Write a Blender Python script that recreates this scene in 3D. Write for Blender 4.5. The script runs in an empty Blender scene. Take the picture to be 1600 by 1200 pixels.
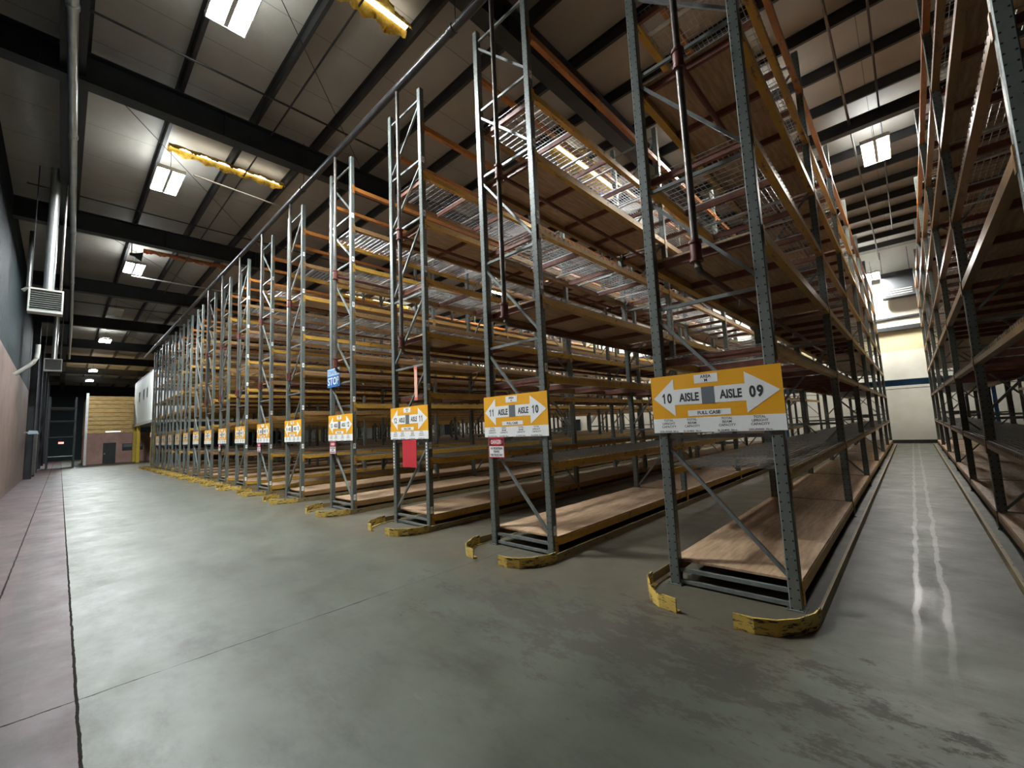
import bpy, math, random
from mathutils import Vector, Matrix
random.seed(7)
PI = math.pi
S = bpy.context.scene
COL = S.collection

# ------------------------------------------------------------------ mesh helpers
class MB:
    def __init__(s): s.v = []; s.f = []
    def add(s, vs, fs):
        n = len(s.v); s.v += [tuple(p) for p in vs]; s.f += [tuple(n+i for i in f) for f in fs]; return s
    def box(s, x0, x1, y0, y1, z0, z1):
        vs = [(x, y, z) for z in (z0, z1) for y in (y0, y1) for x in (x0, x1)]
        return s.add(vs, [(0,2,3,1),(4,5,7,6),(0,1,5,4),(2,6,7,3),(0,4,6,2),(1,3,7,5)])
    def cbox(s, x0, x1, y0, y1, z0, z1, c=.006):      # box with chamfered vertical edges
        pts = [(x0+c,y0),(x1-c,y0),(x1,y0+c),(x1,y1-c),(x1-c,y1),(x0+c,y1),(x0,y1-c),(x0,y0+c)]
        return s.prism(pts, z0, z1)
    def prism(s, pts, z0, z1):
        n = len(pts)
        vs = [(x,y,z0) for x,y in pts]+[(x,y,z1) for x,y in pts]
        fs = [tuple(range(n-1,-1,-1)), tuple(range(n,2*n))]+[(i,(i+1)%n,n+(i+1)%n,n+i) for i in range(n)]
        return s.add(vs, fs)
    def prof(s, pts, axis, a0, a1):                    # extrude a 2-D outline along x or y; pts are (other, z)
        n = len(pts)
        P = (lambda u,z,a:(a,u,z)) if axis=='x' else (lambda u,z,a:(u,a,z))
        vs = [P(u,z,a0) for u,z in pts]+[P(u,z,a1) for u,z in pts]
        fs = [tuple(range(n-1,-1,-1)), tuple(range(n,2*n))]+[(i,(i+1)%n,n+(i+1)%n,n+i) for i in range(n)]
        return s.add(vs, fs)
    def bar(s, a, b, w, h, up=(0,0,1)):                # rectangular bar between two points
        a = Vector(a); b = Vector(b); d = (b-a).normalized(); u = Vector(up)
        if abs(d.dot(u)) > .98: u = Vector((1,0,0))
        r = d.cross(u).normalized(); u = r.cross(d).normalized()
        vs = []
        for p in (a, b):
            for i, j in ((-1,-1),(1,-1),(1,1),(-1,1)): vs.append(p+r*(w/2*i)+u*(h/2*j))
        return s.add(vs, [(3,2,1,0),(4,5,6,7),(0,1,5,4),(1,2,6,5),(2,3,7,6),(3,0,4,7)])
    def tube(s, pts, r, n=10, cap=True):
        pts = [Vector(p) for p in pts]; rings = []
        for i, p in enumerate(pts):
            d = (pts[min(i+1,len(pts)-1)]-pts[max(i-1,0)]).normalized()
            u = Vector((0,0,1)) if abs(d.z) < .9 else Vector((1,0,0))
            a = d.cross(u).normalized(); b = d.cross(a).normalized()
            rr = r[i] if isinstance(r, (list, tuple)) else r
            rings.append([p+a*(rr*math.cos(2*PI*k/n))+b*(rr*math.sin(2*PI*k/n)) for k in range(n)])
        vs = [q for R in rings for q in R]; fs = []
        for i in range(len(pts)-1):
            for k in range(n):
                k2 = (k+1)%n; fs.append((i*n+k, (i+1)*n+k, (i+1)*n+k2, i*n+k2))
        if cap: fs += [tuple(range(n)), tuple((len(pts)-1)*n+k for k in range(n-1,-1,-1))]
        return s.add(vs, fs)
    def mesh(s, name, mat, smooth=False):
        me = bpy.data.meshes.new(name); me.from_pydata(s.v, [], s.f); me.update()
        if mat: me.materials.append(mat)
        if smooth:
            for p in me.polygons: p.use_smooth = True
            try: me.set_sharp_from_angle(angle=math.radians(40))
            except Exception: pass
        return me
def obj(name, me, parent=None, loc=None):
    o = bpy.data.objects.new(name, me); COL.objects.link(o)
    if parent: o.parent = parent
    if loc: o.location = loc
    return o
def build(name, mb, mat, parent=None, loc=None, smooth=False):
    return obj(name, mb.mesh(name, mat, smooth), parent, loc)
def tag(o, label, cat, group=None):
    o['label'] = label; o['category'] = cat
    if group: o['group'] = group
    return o
def thing(name, label, cat, loc=(0,0,0), group=None):
    o = bpy.data.objects.new(name, None); COL.objects.link(o); o.location = loc; o.empty_display_size = .2
    return tag(o, label, cat, group)
def struct(name, mb, mat, smooth=False):
    o = build(name, mb, mat, smooth=smooth); o['kind'] = 'structure'; return o
def add_bevel(o, w=.004, seg=2):
    m = o.modifiers.new('bevel', 'BEVEL'); m.width = w; m.segments = seg; m.limit_method = 'ANGLE'; return o

# ------------------------------------------------------------------ materials
def mat(name):
    m = bpy.data.materials.new(name); m.use_nodes = True
    nt = m.node_tree; nt.nodes.clear()
    out = nt.nodes.new('ShaderNodeOutputMaterial'); b = nt.nodes.new('ShaderNodeBsdfPrincipled')
    nt.links.new(b.outputs[0], out.inputs[0]); return m, nt, b
def N(nt, t, **k):
    n = nt.nodes.new(t)
    for a, v in k.items():
        if a.startswith('i_'): n.inputs[int(a[2:])].default_value = v
        else: setattr(n, a, v)
    return n
def noise(nt, scale, detail=4, rough=.6, stretch=None, kind='Object'):
    tc = N(nt, 'ShaderNodeTexCoord'); n = N(nt, 'ShaderNodeTexNoise')
    n.inputs['Scale'].default_value = scale; n.inputs['Detail'].default_value = detail; n.inputs['Roughness'].default_value = rough
    if stretch:
        mp = N(nt, 'ShaderNodeMapping'); mp.inputs['Scale'].default_value = stretch
        nt.links.new(tc.outputs[kind], mp.inputs[0]); nt.links.new(mp.outputs[0], n.inputs['Vector'])
    else: nt.links.new(tc.outputs[kind], n.inputs['Vector'])
    return n.outputs[0]
def ramp(nt, fac, stops):
    r = N(nt, 'ShaderNodeValToRGB'); e = r.color_ramp.elements
    while len(e) < len(stops): e.new(.5)
    for i, (p, c) in enumerate(stops):
        e[i].position = p; e[i].color = (c[0],c[1],c[2],1) if hasattr(c,'__len__') else (c,c,c,1)
    nt.links.new(fac, r.inputs[0]); return r.outputs[0]
def math_(nt, op, a, b=None, c=None):
    n = N(nt, 'ShaderNodeMath', operation=op)
    for i, v in enumerate((a, b, c)):
        if v is None: continue
        if isinstance(v, (int, float)): n.inputs[i].default_value = v
        else: nt.links.new(v, n.inputs[i])
    return n.outputs[0]
def mix(nt, f, a, b, mode='MIX'):
    n = N(nt, 'ShaderNodeMix', data_type='RGBA', blend_type=mode)
    for i, v in ((0,f),(6,a),(7,b)):
        if isinstance(v, (int,float)): n.inputs[i].default_value = v
        elif isinstance(v, tuple): n.inputs[i].default_value = (v[0],v[1],v[2],1)
        else: nt.links.new(v, n.inputs[i])
    return n.outputs[2]
def bump(nt, b, h, s=.3, d=.01):
    n = N(nt, 'ShaderNodeBump'); n.inputs['Strength'].default_value = s; n.inputs['Distance'].default_value = d
    nt.links.new(h, n.inputs['Height']); nt.links.new(n.outputs[0], b.inputs['Normal'])
def sepxyz(nt, kind='Object'):
    tc = N(nt, 'ShaderNodeTexCoord'); s = N(nt, 'ShaderNodeSeparateXYZ'); nt.links.new(tc.outputs[kind], s.inputs[0]); return s.outputs
def simple(name, c1, c2=None, scale=6, rough=.5, metal=0., stretch=None, lo=.35, hi=.65, detail=5):
    m, nt, b = mat(name)
    b.inputs['Roughness'].default_value = rough; b.inputs['Metallic'].default_value = metal
    if c2 is None: b.inputs['Base Color'].default_value = (*c1, 1)
    else: nt.links.new(ramp(nt, noise(nt, scale, detail, .65, stretch), [(lo, c1), (hi, c2)]), b.inputs['Base Color'])
    return m
def emit(name, c, s):
    m, nt, b = mat(name); b.inputs['Base Color'].default_value = (.8,.8,.8,1)
    b.inputs['Emission Color'].default_value = (*c,1); b.inputs['Emission Strength'].default_value = s; return m

M = {}
# grey rack paint, punched with two columns of slots on the faces that take the beams
m, nt, b = mat('rack_paint'); M['post'] = m
base = ramp(nt, noise(nt, 5, 6, .7), [(.3, (0.106,0.120,0.109)), (.7, (0.162,0.178,0.161))])
x, y, z = sepxyz(nt)
fz = math_(nt, 'SUBTRACT', math_(nt, 'FRACT', math_(nt, 'DIVIDE', z, .0508)), .5)
dz = math_(nt, 'MULTIPLY', fz, .0508)
dy = math_(nt, 'SUBTRACT', math_(nt, 'ABSOLUTE', math_(nt, 'SUBTRACT', y, .04)), .017)
d2 = math_(nt, 'ADD', math_(nt, 'MULTIPLY', dz, dz), math_(nt, 'MULTIPLY', dy, dy))
hole = math_(nt, 'LESS_THAN', d2, .0062**2)
fz2 = math_(nt, 'MULTIPLY', math_(nt, 'SUBTRACT', math_(nt, 'FRACT', math_(nt, 'ADD', math_(nt, 'DIVIDE', z, .0762), .3)), .5), .0762)
dx2 = math_(nt, 'SUBTRACT', math_(nt, 'ABSOLUTE', math_(nt, 'SUBTRACT', x, .046)), .028)
hole2 = math_(nt, 'LESS_THAN', math_(nt, 'ADD', math_(nt, 'MULTIPLY', fz2, fz2), math_(nt, 'MULTIPLY', dx2, dx2)), .0072**2)
geo = N(nt, 'ShaderNodeNewGeometry'); sn = N(nt, 'ShaderNodeSeparateXYZ'); nt.links.new(geo.outputs['True Normal'], sn.inputs[0])
hole = math_(nt, 'MULTIPLY', hole, math_(nt, 'GREATER_THAN', math_(nt, 'ABSOLUTE', sn.outputs[0]), .9))
hole = math_(nt, 'MAXIMUM', hole, math_(nt, 'MULTIPLY', hole2, math_(nt, 'GREATER_THAN', math_(nt, 'ABSOLUTE', sn.outputs[1]), .9)))
chip = math_(nt, 'GREATER_THAN', noise(nt, 30, 5, .7), .66)
col = mix(nt, chip, base, (.26,.27,.25)); col = mix(nt, hole, col, (.004,.004,.004))
nt.links.new(col, b.inputs['Base Color']); b.inputs['Roughness'].default_value = .42; b.inputs['Metallic'].default_value = .25
M['brace'] = simple('brace_paint', (0.134,0.151,0.146), (0.213,0.230,0.218), 8, .42, .3)
def paint(name, c, worn, rust, rough=.38, thr=.585, st=(1,.35,1)):
    m, nt, b = mat(name)
    a = ramp(nt, noise(nt, 3, 5, .6), [(.3, c), (.75, worn)])
    sc = math_(nt, 'GREATER_THAN', noise(nt, 14, 6, .75, st), thr)
    nt.links.new(mix(nt, sc, a, rust), b.inputs['Base Color'])
    b.inputs['Roughness'].default_value = rough; b.inputs['Metallic'].default_value = .15
    return m
M['yellow'] = paint('beam_yellow', (0.573,0.329,0.037), (0.403,0.232,0.055), (0.159,0.091,0.043))
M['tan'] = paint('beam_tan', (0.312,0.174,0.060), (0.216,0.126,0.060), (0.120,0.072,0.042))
M['orange'] = paint('beam_orange', (0.506,0.187,0.033), (0.330,0.127,0.039), (0.176,0.077,0.039))
M['guard'] = paint('guard_yellow', (0.676,0.468,0.091), (0.494,0.338,0.091), (0.058,0.049,0.033), .5, .555, (.5,.5,2.6))
M['rail'] = paint('rail_brown', (.26,.19,.08), (.17,.13,.075), (.07,.06,.045), .5)
M['ply'] = simple('plywood', (.275,.168,.094), (.52,.358,.222), 4, .55, 0, (7,.7,1), .3, .7)
M['galv'] = simple('galvanised', (.30,.31,.31), (.46,.47,.47), 10, .36, .8)
M['channel'] = simple('galvanised_channel', (.50,.51,.51), (.62,.63,.62), 10, .34, .55)
M['redbar'] = simple('red_oxide', (.125,.042,.028), (.195,.075,.046), 7, .5, .1)
M['pipe'] = simple('pipe_steel', (.085,.075,.068), (.14,.12,.105), 8, .36, .45)
M['mainpipe'] = simple('pipe_black', (.022,.021,.021), (.045,.042,.04), 6, .32, .2)
M['redpipe'] = simple('pipe_red_oxide', (.10,.035,.03), (.17,.06,.05), 8, .45, .2)
M['fitting'] = simple('fitting_red', (.10,.025,.02), (.15,.045,.035), 9, .45, .1)
M['girder'] = simple('girder_paint', (.017,.021,.025), (.029,.033,.036), 2, .55, .1)
M['purlin'] = simple('purlin_paint', (.016,.016,.016), (.028,.027,.026), 3, .55, .1)
M['silver'] = simple('duct_silver', (.50,.51,.50), (.62,.63,.61), 3, .3, .75)
M['white'] = simple('white_paint', (.68,.69,.66), (.76,.77,.74), 4, .5)
M['signwhite'] = simple('sign_white', (0.812,0.824,0.800), (0.880,0.880,0.870), 4, .45)
M['signorange'] = simple('sign_orange', (.80,.37,.010), (.85,.42,.014), 3, .45)
M['signgrey'] = simple('sign_grey', (.12,.14,.155), (.14,.16,.175), 3, .5)
M['ink'] = simple('ink_dark', (.035,.04,.045), None, rough=.5)
M['red'] = simple('sign_red', (.50,.02,.035), (.55,.03,.045), 3, .5)
M['black'] = simple('black_paint', (.012,.012,.013), (.02,.02,.02), 4, .5)
M['blue'] = simple('sign_blue', (.015,.12,.36), (.02,.14,.40), 3, .45)
M['paleblue'] = simple('sign_pale_blue', (.42,.55,.66), (.46,.58,.68), 3, .45)
M['beamblue'] = simple('beam_blue', (.02,.09,.19), (.03,.12,.24), 4, .4, .2)
M['pinkstrip'] = simple('strip_pink', (.72,.36,.26), (.78,.45,.34), 8, .5)
M['hotred'] = simple('strip_red', (.65,.12,.08), (.7,.15,.1), 8, .5)
M['heater'] = simple('heater_enamel', (.33,.33,.30), (.40,.40,.37), 3, .45, .1)
M['greybox'] = simple('cabinet_grey', (.09,.088,.08), (.13,.127,.115), 3, .5)
M['bollard'] = simple('column_yellow', (.60,.42,.03), (.52,.36,.05), 4, .45)
M['officewall'] = simple('office_panel', (.50,.52,.47), (.60,.62,.57), .7, .55, 0, (3,3,.3))
M['glassdark'] = simple('dark_glass', (.02,.025,.03), None, rough=.15)
M['lens'] = emit('lamp_lens', (.92,.98,1.0), 430.0)
M['lens_dim'] = emit('lamp_lens_aged', (1.0,.97,.90), 105.0)
M['lens_back'] = emit('lamp_lens_back', (1.0,.98,.92), 330.0)
M['uplight'] = emit('lamp_uplight', (.92,.98,1.0), 16.0)
M['daylight'] = emit('daylight_slot', (1,.93,.78), 5.0)
M['glow'] = emit('exit_glow', (1,.08,.06), 2.0)
M['tubelamp'] = emit('tube_lamp', (1,1,.95), 2.5)

# ceiling insulation: vinyl-faced batts with seams
m, nt, b = mat('roof_insulation'); M['ceil'] = m
c = ramp(nt, noise(nt, .5, 5, .6), [(.3, (.28,.258,.222)), (.7, (.37,.345,.305))])
x, y, z = sepxyz(nt)
seam = math_(nt, 'LESS_THAN', math_(nt, 'ABSOLUTE', math_(nt, 'SUBTRACT', math_(nt, 'FRACT', math_(nt, 'DIVIDE', x, 1.52)), .5)), .006)
nt.links.new(mix(nt, seam, c, (.17,.16,.15)), b.inputs['Base Color']); b.inputs['Roughness'].default_value = .55
bump(nt, b, noise(nt, 1.6, 4, .6), .5, .05)
# torn yellow fibreglass
m, nt, b = mat('fibreglass'); M['fibre'] = m
nt.links.new(ramp(nt, noise(nt, 9, 8, .75), [(.28, (.30,.09,.02)), (.42, (.62,.36,.04)), (.6, (.80,.60,.10)), (.75, (.85,.72,.25))]), b.inputs['Base Color'])
b.inputs['Roughness'].default_value = .9
m, nt, b = mat('red_paper'); M['paper'] = m
nt.links.new(ramp(nt, noise(nt, 8, 8, .75), [(.3, (.20,.06,.03)), (.5, (.55,.19,.07)), (.7, (.62,.36,.18))]), b.inputs['Base Color']); b.inputs['Roughness'].default_value = .6

# floor: sealed concrete, red painted walkway by the wall, saw joints, scuffs and tyre marks
m, nt, b = mat('sealed_concrete'); M['floor'] = m
x, y, z = sepxyz(nt)
c = ramp(nt, noise(nt, .55, 8, .62), [(.3, (0.053,0.057,0.040)), (.5, (0.074,0.078,0.058)), (.72, (0.096,0.101,0.078))])
wear = ramp(nt, noise(nt, 1.5, 12, .76, (.55,1.3,1)), [(.36, (.52,.49,.43)), (.50, (.95,.95,.93)), (.60, (1.05,1.06,1.03)), (.72, (1.30,1.31,1.26))])
c = mix(nt, .8, c, wear, 'MULTIPLY')
# brown dust tracked out of the aisles, and a dark scraped band where trucks turn in front of the racks
mpn = noise(nt, .8, 5, .6)
dust = ramp(nt, math_(nt, 'ADD', math_(nt, 'MULTIPLY', math_(nt, 'ADD', y, 1.6), .45), math_(nt, 'SUBTRACT', mpn, .5)), [(.05, 0.0), (.45, 1.0)])
dust = math_(nt, 'MULTIPLY', dust, math_(nt, 'LESS_THAN', x, .14))
c = mix(nt, math_(nt, 'MULTIPLY', dust, .55), c, (.090,.070,.046))
band = math_(nt, 'SUBTRACT', 1.0, math_(nt, 'MINIMUM', math_(nt, 'ABSOLUTE', math_(nt, 'DIVIDE', math_(nt, 'ADD', y, 1.25), .95)), 1.0))
near = math_(nt, 'SUBTRACT', 1.0, math_(nt, 'MINIMUM', math_(nt, 'ABSOLUTE', math_(nt, 'DIVIDE', math_(nt, 'ADD', x, .9), 2.9)), 1.0))
ms = math_(nt, 'MULTIPLY', math_(nt, 'POWER', band, .5), math_(nt, 'POWER', near, .5))
blot = math_(nt, 'ADD', noise(nt, 3.2, 14, .82, (.8,1.5,1)), math_(nt, 'MULTIPLY', math_(nt, 'SUBTRACT', ms, 1.0), .22))
stain = ramp(nt, blot, [(.42, 0.0), (.47, 1.0)])
c = mix(nt, math_(nt, 'MULTIPLY', stain, .62), c, (.034,.025,.018))
# pale dry scuffs and small dark spots
sc = ramp(nt, noise(nt, 3.5, 10, .8, (.5,1.6,1)), [(.60, 0.0), (.74, 1.0)])
c = mix(nt, math_(nt, 'MULTIPLY', sc, .35), c, (.20,.195,.165))
sp = ramp(nt, noise(nt, 3.2, 5, .6), [(.70, 0.0), (.74, 1.0)])
c = mix(nt, math_(nt, 'MULTIPLY', sp, .5), c, (.06,.05,.04))
# walkway
wk = math_(nt, 'LESS_THAN', math_(nt, 'ADD', y, math_(nt, 'MULTIPLY', math_(nt, 'SUBTRACT', noise(nt, 12, 4, .7), .5), .03)), -3.955)
wc = ramp(nt, noise(nt, 1.1, 7, .66), [(.30, (0.034,0.023,0.022)), (.52, (0.069,0.043,0.043)), (.72, (0.095,0.062,0.062))])
dk = math_(nt, 'LESS_THAN', math_(nt, 'ABSOLUTE', math_(nt, 'ADD', math_(nt, 'ADD', y, 4.27), math_(nt, 'MULTIPLY', math_(nt, 'SUBTRACT', noise(nt, 3, 6, .7), .5), .12))), .085)
wc = mix(nt, math_(nt, 'MULTIPLY', dk, .45), wc, (.035,.031,.025))
c = mix(nt, wk, c, wc)
def joint(pos, axis, w, wob=.012):
    v = math_(nt, 'ADD', axis, math_(nt, 'MULTIPLY', math_(nt, 'SUBTRACT', noise(nt, 6, 5, .7), .5), wob*2))
    return math_(nt, 'LESS_THAN', math_(nt, 'ABSOLUTE', math_(nt, 'SUBTRACT', v, pos)), w)
j = joint(-3.955, y, .008, .013)
j = math_(nt, 'MAXIMUM', j, joint(-4.46, y, .008))
jx = math_(nt, 'LESS_THAN', math_(nt, 'ABSOLUTE', math_(nt, 'SUBTRACT', math_(nt, 'FRACT', math_(nt, 'DIVIDE', math_(nt, 'ADD', math_(nt, 'ADD', x, 3.15+75*.5), math_(nt, 'MULTIPLY', noise(nt, 5, 5, .6), .03)), 7.5)), .0)), math_(nt, 'MULTIPLY', math_(nt, 'POWER', noise(nt, 1.6, 5, .7), 3.0), .0085))
j = math_(nt, 'MAXIMUM', j, math_(nt, 'MULTIPLY', jx, .85))
c = mix(nt, math_(nt, 'MULTIPLY', j, .9), c, (.018,.017,.015))
nt.links.new(c, b.inputs['Base Color'])
rg = ramp(nt, noise(nt, 1.7, 8, .7), [(.3, .34), (.7, .58)])
# two polished wheel tracks down aisle 09
xw = math_(nt, 'ADD', x, math_(nt, 'MULTIPLY', math_(nt, 'SUBTRACT', noise(nt, 1.5, 4, .6), .5), .12))
trk = math_(nt, 'LESS_THAN', math_(nt, 'ABSOLUTE', math_(nt, 'SUBTRACT', math_(nt, 'ABSOLUTE', math_(nt, 'SUBTRACT', xw, .74)), .085)), .020)
fade = ramp(nt, math_(nt, 'ADD', math_(nt, 'MULTIPLY', math_(nt, 'ADD', y, 1.0), .5), math_(nt, 'SUBTRACT', noise(nt, 3, 8, .75), .5)), [(.1, 0.0), (.7, 1.0)])
trk = math_(nt, 'MULTIPLY', trk, fade)
rg = mix(nt, math_(nt, 'MULTIPLY', trk, .45), rg, (.2,.2,.2))
rg = mix(nt, math_(nt, 'MULTIPLY', stain, .8), rg, (.7,.7,.7))
rg = mix(nt, j, rg, (1.,1.,1.))
nt.links.new(math_(nt, 'SUBTRACT', math_(nt, 'SUBTRACT', .42, math_(nt, 'MULTIPLY', wk, .22)), math_(nt, 'MULTIPLY', j, .5)), b.inputs['Specular IOR Level'])
nt.links.new(rg, b.inputs['Roughness'])
bump(nt, b, noise(nt, 7, 7, .7), .12, .01)
# tilt-up wall, pink; steel siding above
m, nt, b = mat('pink_wall'); M['pink'] = m
x, y, z = sepxyz(nt)
c = ramp(nt, noise(nt, 1.2, 7, .65), [(.3, (.12,.077,.062)), (.7, (.20,.132,.110))])
g = math_(nt, 'LESS_THAN', math_(nt, 'FRACT', math_(nt, 'DIVIDE', x, 3.05)), .012)
nt.links.new(mix(nt, g, c, (.05,.035,.03)), b.inputs['Base Color']); b.inputs['Roughness'].default_value = .6
def ribbed(name, c1, c2, axis, pitch, rough=.5, metal=0.):
    m, nt, b = mat(name); o = sepxyz(nt)
    w = math_(nt, 'SINE', math_(nt, 'MULTIPLY', o[axis], 2*PI/pitch))
    nt.links.new(ramp(nt, noise(nt, 1.5, 6, .65), [(.3, c1), (.7, c2)]), b.inputs['Base Color'])
    b.inputs['Roughness'].default_value = rough; b.inputs['Metallic'].default_value = metal; b.inputs['Specular IOR Level'].default_value = .2
    bump(nt, b, w, .8, .02); return m
M['teal'] = ribbed('teal_siding', (.008,.014,.016), (.013,.021,.023), 0, .3, .7)
M['gold'] = simple('stacked_boards', (.36,.21,.07), (.66,.46,.18), 2.5, .35, .45, (1,1,9))
M['brick'] = simple('pink_block', (.36,.20,.165), (.48,.29,.24), 1.2, .6)
m, nt, b = mat('back_wall_paint'); M['back'] = m
c = ramp(nt, noise(nt, .8, 7, .65), [(.3, (.56,.54,.46)), (.7, (.68,.66,.58))])
z = sepxyz(nt)[2]
crm = math_(nt, 'MULTIPLY', math_(nt, 'GREATER_THAN', z, 4.32), math_(nt, 'LESS_THAN', z, 5.3))
nt.links.new(mix(nt, crm, c, (.58,.50,.30)), b.inputs['Base Color']); b.inputs['Roughness'].default_value = .6

# ------------------------------------------------------------------ room
XL, XR, YW, YB, HC = -76.0, 13.0, -5.35, 22.9, 9.3
struct('floor', MB().box(XL, XR, YW-.2, YB+.2, -.2, 0), M['floor'])
struct('ceiling', MB().box(XL, XR, YW-.2, YB+.2, HC, HC+.1), M['ceil'])
struct('wall_left', MB().box(XL, XR, YW-.2, YW, 0, 4.6), M['pink'])
struct('wall_left_upper', MB().box(XL, XR, YW-.2, YW-.04, 4.6, HC), M['teal'])
struct('wall_back', MB().box(XL, XR, YB, YB+.2, 0, HC), M['back'])
struct('wall_far', MB().box(XL-.2, XL, YW-.2, YB+.2, 0, HC), M['teal'])
struct('wall_right', MB().box(XR, XR+.2, YW-.2, YB+.2, 0, HC), M['back'])
struct('trim_1', MB().box(XL, XR, YB-.16, YB, 5.3, 5.48).box(XL, XR, YB-.1, YB, 5.86, 5.95), M['girder'])
struct('baseboard_back', MB().box(XL, XR, YB-.03, YB, 0, .16), M['purlin'])
# dark doors in the back wall
n = 1
for xx, w, z0, z1 in ((-18.4, 1.5, .0, 1.85), (-26.5, 2.4, .0, 2.2), (-11.2, 1.0, .2, 1.9), (-33.5, 2.4, 0, 2.2)):
    struct('door_%d' % n, MB().box(xx-w/2, xx+w/2, YB-.05, YB, z0, z1).box(xx-w/2-.08, xx-w/2, YB-.07, YB, z0, z1+.08).box(xx+w/2, xx+w/2+.08, YB-.07, YB, z0, z1+.08).box(xx-w/2, xx+w/2, YB-.07, YB, z1, z1+.08), M['glassdark']); n += 1
# roof steel
GX = [4.3, -3.82, -10.1, -18.0, -25.7, -33.4, -41.1, -48.8, -56.5, -64.2]
for gx in GX:
    g = MB(); zb = 8.47
    g.box(gx-.012, gx+.012, YW, YB, zb, 9.06)
    g.box(gx-.15, gx+.15, YW, YB, zb-.02, zb+.005).box(gx-.15, gx+.15, YW, YB, 9.05, 9.07)
    y = YW+.7
    while y < YB:
        g.box(gx-.13, gx+.13, y-.006, y+.006, zb, 9.06); y += 2.84
    struct('roof_beam', g, M['girder'])
    c = MB(); c.box(gx-.15, gx+.15, YW, YW+.02, 0, 8.47).box(gx-.012, gx+.012, YW+.02, YW+.26, 0, 8.47).box(gx-.15, gx+.15, YW+.26, YW+.28, 0, 8.47)
    if gx < -30: struct('wall_column', c, M['girder'])
py = -2.64+1.425*-1
while py < YB-.3:
    p = MB()
    p.prof([(py-.005,9.07),(py+.06,9.07),(py+.06,9.075),(py+.005,9.075),(py+.005,9.295),(py-.06,9.295),(py-.06,9.29),(py-.005,9.29)], 'x', XL, XR)
    struct('roof_beam', p, M['purlin']); py += 1.425
e = MB(); e.box(XL, XR, -4.40, -4.06, 8.62, 8.66).box(XL, XR, -4.24, -4.22, 8.66, 9.07)
struct('roof_beam', e, M['girder'])

# ------------------------------------------------------------------ racks
D = 1.07
RX = {-3: 7.4, -2: 4.95, -1: 2.508, 0: 0, 1: -2.487, 2: -4.966, 3: -7.575, 4: -10.28, 5: -12.61, 6: -14.97, 7: -17.22, 8: -19.46,
      9: -21.7, 10: -23.95, 11: -26.05, 12: -28.2, 13: -30.3, 14: -32.5, 15: -34.7}
FY = [0, 4.10] + [4.10+3.467*i for i in range(1, 6)]
BL = [FY[i+1]-FY[i] for i in range(6)]
LV = [.20, 1.11, 2.19, 3.20, 4.14, 5.17, 6.05, 6.95]
HT = 7.63
# upright: open channel column with a foot plate, origin at its outer corner on the floor
def post_mesh(flip):
    w, d, t, c = .092, .088, .016, .006
    mb = MB(); mb.cbox(0, w, 0, d, .01, HT, .008)
    mb.box(-.02, w+.02, -.02, d+.02, 0, .01)
    for sx in (-.008, w+.008): mb.prism([(sx-.007,-.012),(sx+.007,-.012),(sx+.007,.002),(sx-.007,.002)], .01, .022)
    return mb.mesh('post', M['post'])
POST = post_mesh(0)
HZ = [.035, .14, 1.40, 2.68, 3.93, 5.26, 6.31, 7.45]
def brace_mesh(kind):
    mb = MB(); x0, x1 = -D+.085, -.085; yc = .04
    for i, z in enumerate(HZ): mb.box(x0, x1, yc-.015, yc+.015, z-.017, z+.017)
    for a, b_ in zip(HZ[1:], HZ[2:]):
        zt, zb = b_-.11, a+.12
        p, q = ((x0,yc,zt),(x1,yc,zb)) if kind == 'A' else ((x1,yc,zt),(x0,yc,zb))
        mb.bar(p, q, .03, .034, (0,1,0))
    return mb.mesh('bracing', M['brace'])
BRACE = {k: brace_mesh(k) for k in 'AB'}
def beam_shape(mb, side, y0, L):
    # step beam whose outer face is flush with the post face; side +1 faces +x
    s = side
    a, b_ = sorted((0, -.05*s)); mb.box(a, b_, y0+.085, y0+L-.004, -.088, 0)
    a, b_ = sorted((-.05*s, -.075*s)); mb.box(a, b_, y0+.085, y0+L-.004, -.088, -.028)
    a, b_ = sorted((.001*s, .009*s))
    for yy in (y0+.035, y0+L-.004): mb.box(a, b_, yy, yy+.054, -.16, .03)
def beam_mesh(L, side, m): mb = MB(); beam_shape(mb, side, 0, L); return mb.mesh('beam', m)
def ply_shape(mb, y0, L, n):
    for i in range(n):
        a = y0+.09+(L-.10)*i/n; c = y0+.09+(L-.10)*(i+1)/n-.006
        mb.box(-D+.004, -.004, a, c, .001, .021)
def wire_shape(mb, y0, L, bars):
    if not hasattr(mb, 'chan'): mb.chan = []
    a, c = y0+.095, y0+L-.015; r = .0028
    xs = [-D+.02+i*(D-.04)/20 for i in range(21)]
    for xx in xs: mb.box(xx-r, xx+r, a, c, .004, .010)
    n = int((c-a)/.1)
    for i in range(n+1):
        yy = a+(c-a)*i/n
        mb.box(-D-.004, .004, yy-r, yy+r, .001, .006)
        mb.box(-.001, .005, yy-r, yy+r, -.03, .003); mb.box(-D-.005, -D+.001, yy-r, yy+r, -.03, .003)
    k = 6
    for i in range(k):
        yy = a+(c-a)*(i+.5)/k
        n0 = len(mb.f); mb.box(-D+.055, -.055, yy-.022, yy+.022, -.012, .002); mb.chan += range(n0, len(mb.f))
    if bars: bar_shape(mb, y0, L)
def bar_pos(y0, L): return [y0+.09+(L-.1)*(i+1)/4 for i in range(3)] + [y0+.14]
def bar_shape(mb, y0, L):
    for yy in bar_pos(y0, L): mb.box(-D+.08, -.08, yy-.02, yy+.02, -.085, -.014)
def chan(mb, me):
    me.materials.append(M['channel'])
    for i in mb.chan: me.polygons[i].material_index = 1
    return me
BM = {(round(L,3), s, m): beam_mesh(L, s, M[m]) for L in set(BL) for s in (1,-1) for m in ('yellow','tan','orange')}
PLY, WIRE = {}, {}
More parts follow.
